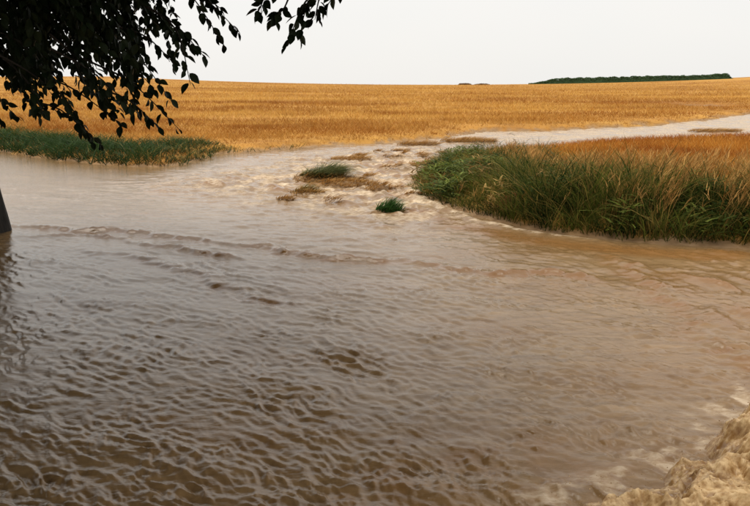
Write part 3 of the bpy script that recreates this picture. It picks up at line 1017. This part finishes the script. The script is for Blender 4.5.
for pts, r0 in LIMBS:
    cp = curve_pts(pts, 22)
    v, q = tube([p - BASE for p in cp], [r0 * (1 - .88 * i / 21) + .008 for i in range(22)], 9)
    obj('limb', mesh_np('limb', v, q, M_BARK), tree)

# twigs whose leaves stand out singly against sky and field
TIPS = [(-3.08, 6.15, 2.26), (-2.93, 6.14, 2.29), (-2.26, 5.07, 2.36), (-2.09, 5.1, 2.44), (-2.29, 6.0, 2.11), (-2.17, 5.88, 2.09), (-1.97, 5.8, 2.26),
        (-1.7, 5.37, 2.35), (-1.67, 5.73, 2.25), (-1.51, 5.73, 2.23), (-1.55, 5.7, 2.44), (-1.28, 5.19, 2.57), (-1.46, 5.52, 2.71), (-1.23, 5.47, 2.76),
        (-1.16, 5.87, 2.86), (-1.1, 6.19, 2.99), (-1.23, 6.14, 3.17), (-1.66, 5.65, 2.52), (-1.97, 5.53, 2.43), (-2.05, 5.32, 2.52), (-2.12, 5.04, 2.57)]
TIPS_R = [(-0.84, 5.45, 3.06), (-0.63, 5.4, 2.84), (-0.55, 5.5, 2.90), (-0.72, 5.4, 3.02), (-0.45, 5.7, 3.05), (-0.36, 5.6, 3.12)]
MAIN_R = ((-.08, 5.55, 3.42), (-.88, 5.45, 3.13))
n_leaf = 0
fol_V, fol_F, fo = [], [], 0


def leaf_frame(d, spin, roll):
    d = d.normalized()
    z = Vector((0, 0, 1)); y = z.cross(d)
    if y.length < 1e-3: y = Vector((0, 1, 0))
    y.normalize(); z = d.cross(y)
    m = Matrix((d, y, z)).transposed()
    return m @ Matrix.Rotation(roll, 3, 'X')


def grow_twig(start, tip, n_leaves, as_objects, size=(.085, .12), t0=.3):
    global n_leaf, fo
    s, t = Vector(start), Vector(tip)
    mid = (s + t) * .5 + Vector((0, 0, .10 * (t - s).length)) + Vector([random.gauss(0, .03) for _ in range(3)])
    cp = curve_pts([s, mid, t], 9)
    tw = None
    if as_objects:
        v, q = tube([p - BASE for p in cp], [.009 * (1 - .75 * i / 8) for i in range(9)], 5)
        tw = obj('twig', mesh_np('twig', v, q, M_BARK), tree)
    for k in range(n_leaves):
        u = t0 + (1 - t0) * (k + .6 * random.random()) / n_leaves
        u = min(u, 1)
        f = u * 8; i = min(int(f), 7)
        p = cp[i].lerp(cp[i + 1], f - i)
        along = (cp[i + 1] - cp[i]).normalized()
        sidev = along.cross(Vector((0, 0, 1))).normalized() * (1 if k % 2 else -1)
        d = along * .5 + sidev * random.uniform(.2, .9) + Vector((random.gauss(0, .25), random.gauss(0, .25), -random.uniform(-.1, .9)))
        m = leaf_frame(d, 0, random.gauss(0, .9))
        sz = random.uniform(*size)
        p = p + d.normalized() * .2 * sz
        lm, lv, lf = LEAVES[random.randrange(4)]
        if as_objects and n_leaf < 300:
            o = obj('leaf', lm, tw)
            o.matrix_local = Matrix.Translation(p - BASE) @ (m * sz).to_4x4()
            n_leaf += 1
        else:
            mm = np.array(m) * sz
            fol_V.append(lv @ mm.T + np.array(p - BASE)); fol_F.append(lf + fo); fo += len(lv)


for tpt in TIPS:
    st = (tpt[0] - random.uniform(.35, .8), tpt[1] + random.uniform(-.1, .5), tpt[2] + random.uniform(.25, .6))
    grow_twig(st, tpt, 10, True, (.07, .098)); grow_twig(st, tpt, 9, False, (.06, .09))
for tpt in TIPS_R:
    st = (tpt[0] + random.uniform(.06, .22), 5.5 + random.gauss(0, .05), max(3.2, tpt[2] + .12) + random.uniform(0, .06))
    grow_twig(st, tpt, 11, True, (.075, .105), .4)

grow_twig(MAIN_R[0], MAIN_R[1], 6, True, (.075, .105), .2)

# dense drooping mass behind those twigs
def mass(n, lo, hi, leaves, cond=None, size=(.09, .13), drop=(.4, .9)):
    c = 0
    while c < n:
        p = [random.uniform(a, b) for a, b in zip(lo, hi)]
        if cond and not cond(p): continue
        st = (p[0] - random.uniform(.1, .6), p[1] + random.uniform(-.3, .5), p[2] + random.uniform(*drop))
        grow_twig(st, p, leaves, False, size)
        c += 1


def left_mass(p):
    az = p[0] / p[1]; el = (p[2] - 2.5) / p[1]
    if az < -.62 or az > -.29 + random.uniform(0, .05): return False
    lim = -.035 + .32 * max(0, az + .44) + .05 * math.sin(az * 60)      # lower edge climbs to the right
    return el > lim
mass(300, (-4.6, 5.0, 2.3), (-1.3, 7.8, 3.6), 21, left_mass, (.065, .098))
mass(110, (-6.5, 7.5, 2.6), (-2.6, 11.0, 4.4), 20, lambda p: p[0] / p[1] < -.33 and (p[2] - 2.5) / p[1] > .03, (.10, .15))
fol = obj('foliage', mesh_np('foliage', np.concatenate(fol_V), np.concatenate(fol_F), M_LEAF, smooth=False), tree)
tag(fol, kind='stuff')


# crown above: leaf clumps carried by the limbs, bare at the bottom, over the left of the flood
def crown():
    cl = []
    for pts, r0 in LIMBS:
        cp = curve_pts(pts, 22)
        for i in range(6, 22):
            for _ in range(4):
                p = cp[i] + Vector((random.gauss(0, .9), random.gauss(0, .9), random.gauss(.5, .7)))
                cl.append((p, random.uniform(.45, .85)))
    for _ in range(250):
        a = random.random() * 6.283; rr = math.sqrt(random.random())
        p = Vector((-6.2 + 5.4 * rr * math.cos(a), 9.0 + 6.4 * rr * math.sin(a), 0))
        p.z = 4.6 + random.random() * (6.4 - 4.3 * rr)
        cl.append((p, random.uniform(.6, 1.1)))
    for _ in range(260):                                    # unseen boughs extended back over the road to shade the near-left water
        p = Vector((random.uniform(-9.5, .8), random.uniform(-4.5, 6.0), random.uniform(4.4, 7.0)))
        if p.x < .6 - .25 * (p.y + 1): cl.append((p, random.uniform(.6, 1.0)))
    for _ in range(110):                                    # unseen low boughs left of frame, added to block sky light from the water
        yy = random.uniform(3.0, 14.5)
        cl.append((Vector((-.72 * yy - random.uniform(1.0, 4.0), yy, random.uniform(1.6, 6.0))), random.uniform(.6, 1.0)))
    Ps = []
    for p, r in cl:
        n = int(190 * r * r) + 36
        u = rng.normal(size=(n, 3)); u /= np.linalg.norm(u, axis=1)[:, None]
        u *= (rng.random((n, 1)) ** .4) * r * np.array((1.15, 1.15, .75))
        Ps.append(u + np.array(p))
    P = np.concatenate(Ps)
    az = P[:, 0] / P[:, 1]; el = (P[:, 2] - 2.5) / P[:, 1]
    # nothing of the crown hangs lower than the drooping boughs
    low = np.where(az < -.66, 1.0 + .35 * np.abs(perlin(P[:, 0] * .7, P[:, 1] * .7)), np.maximum(2.85 + .14 * P[:, 1], 3.6))
    low = np.where(P[:, 1] < 2.5, 4.0, low)
    k = P[:, 2] > low
    P = P[k]
    n = len(P)
    V, Fc = leaf_cloud(n, lambda n: P, .155)
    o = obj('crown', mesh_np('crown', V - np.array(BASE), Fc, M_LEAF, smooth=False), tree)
    tag(o, kind='stuff')
    print('crown leaves', n, 'leaf objects', n_leaf)
crown()
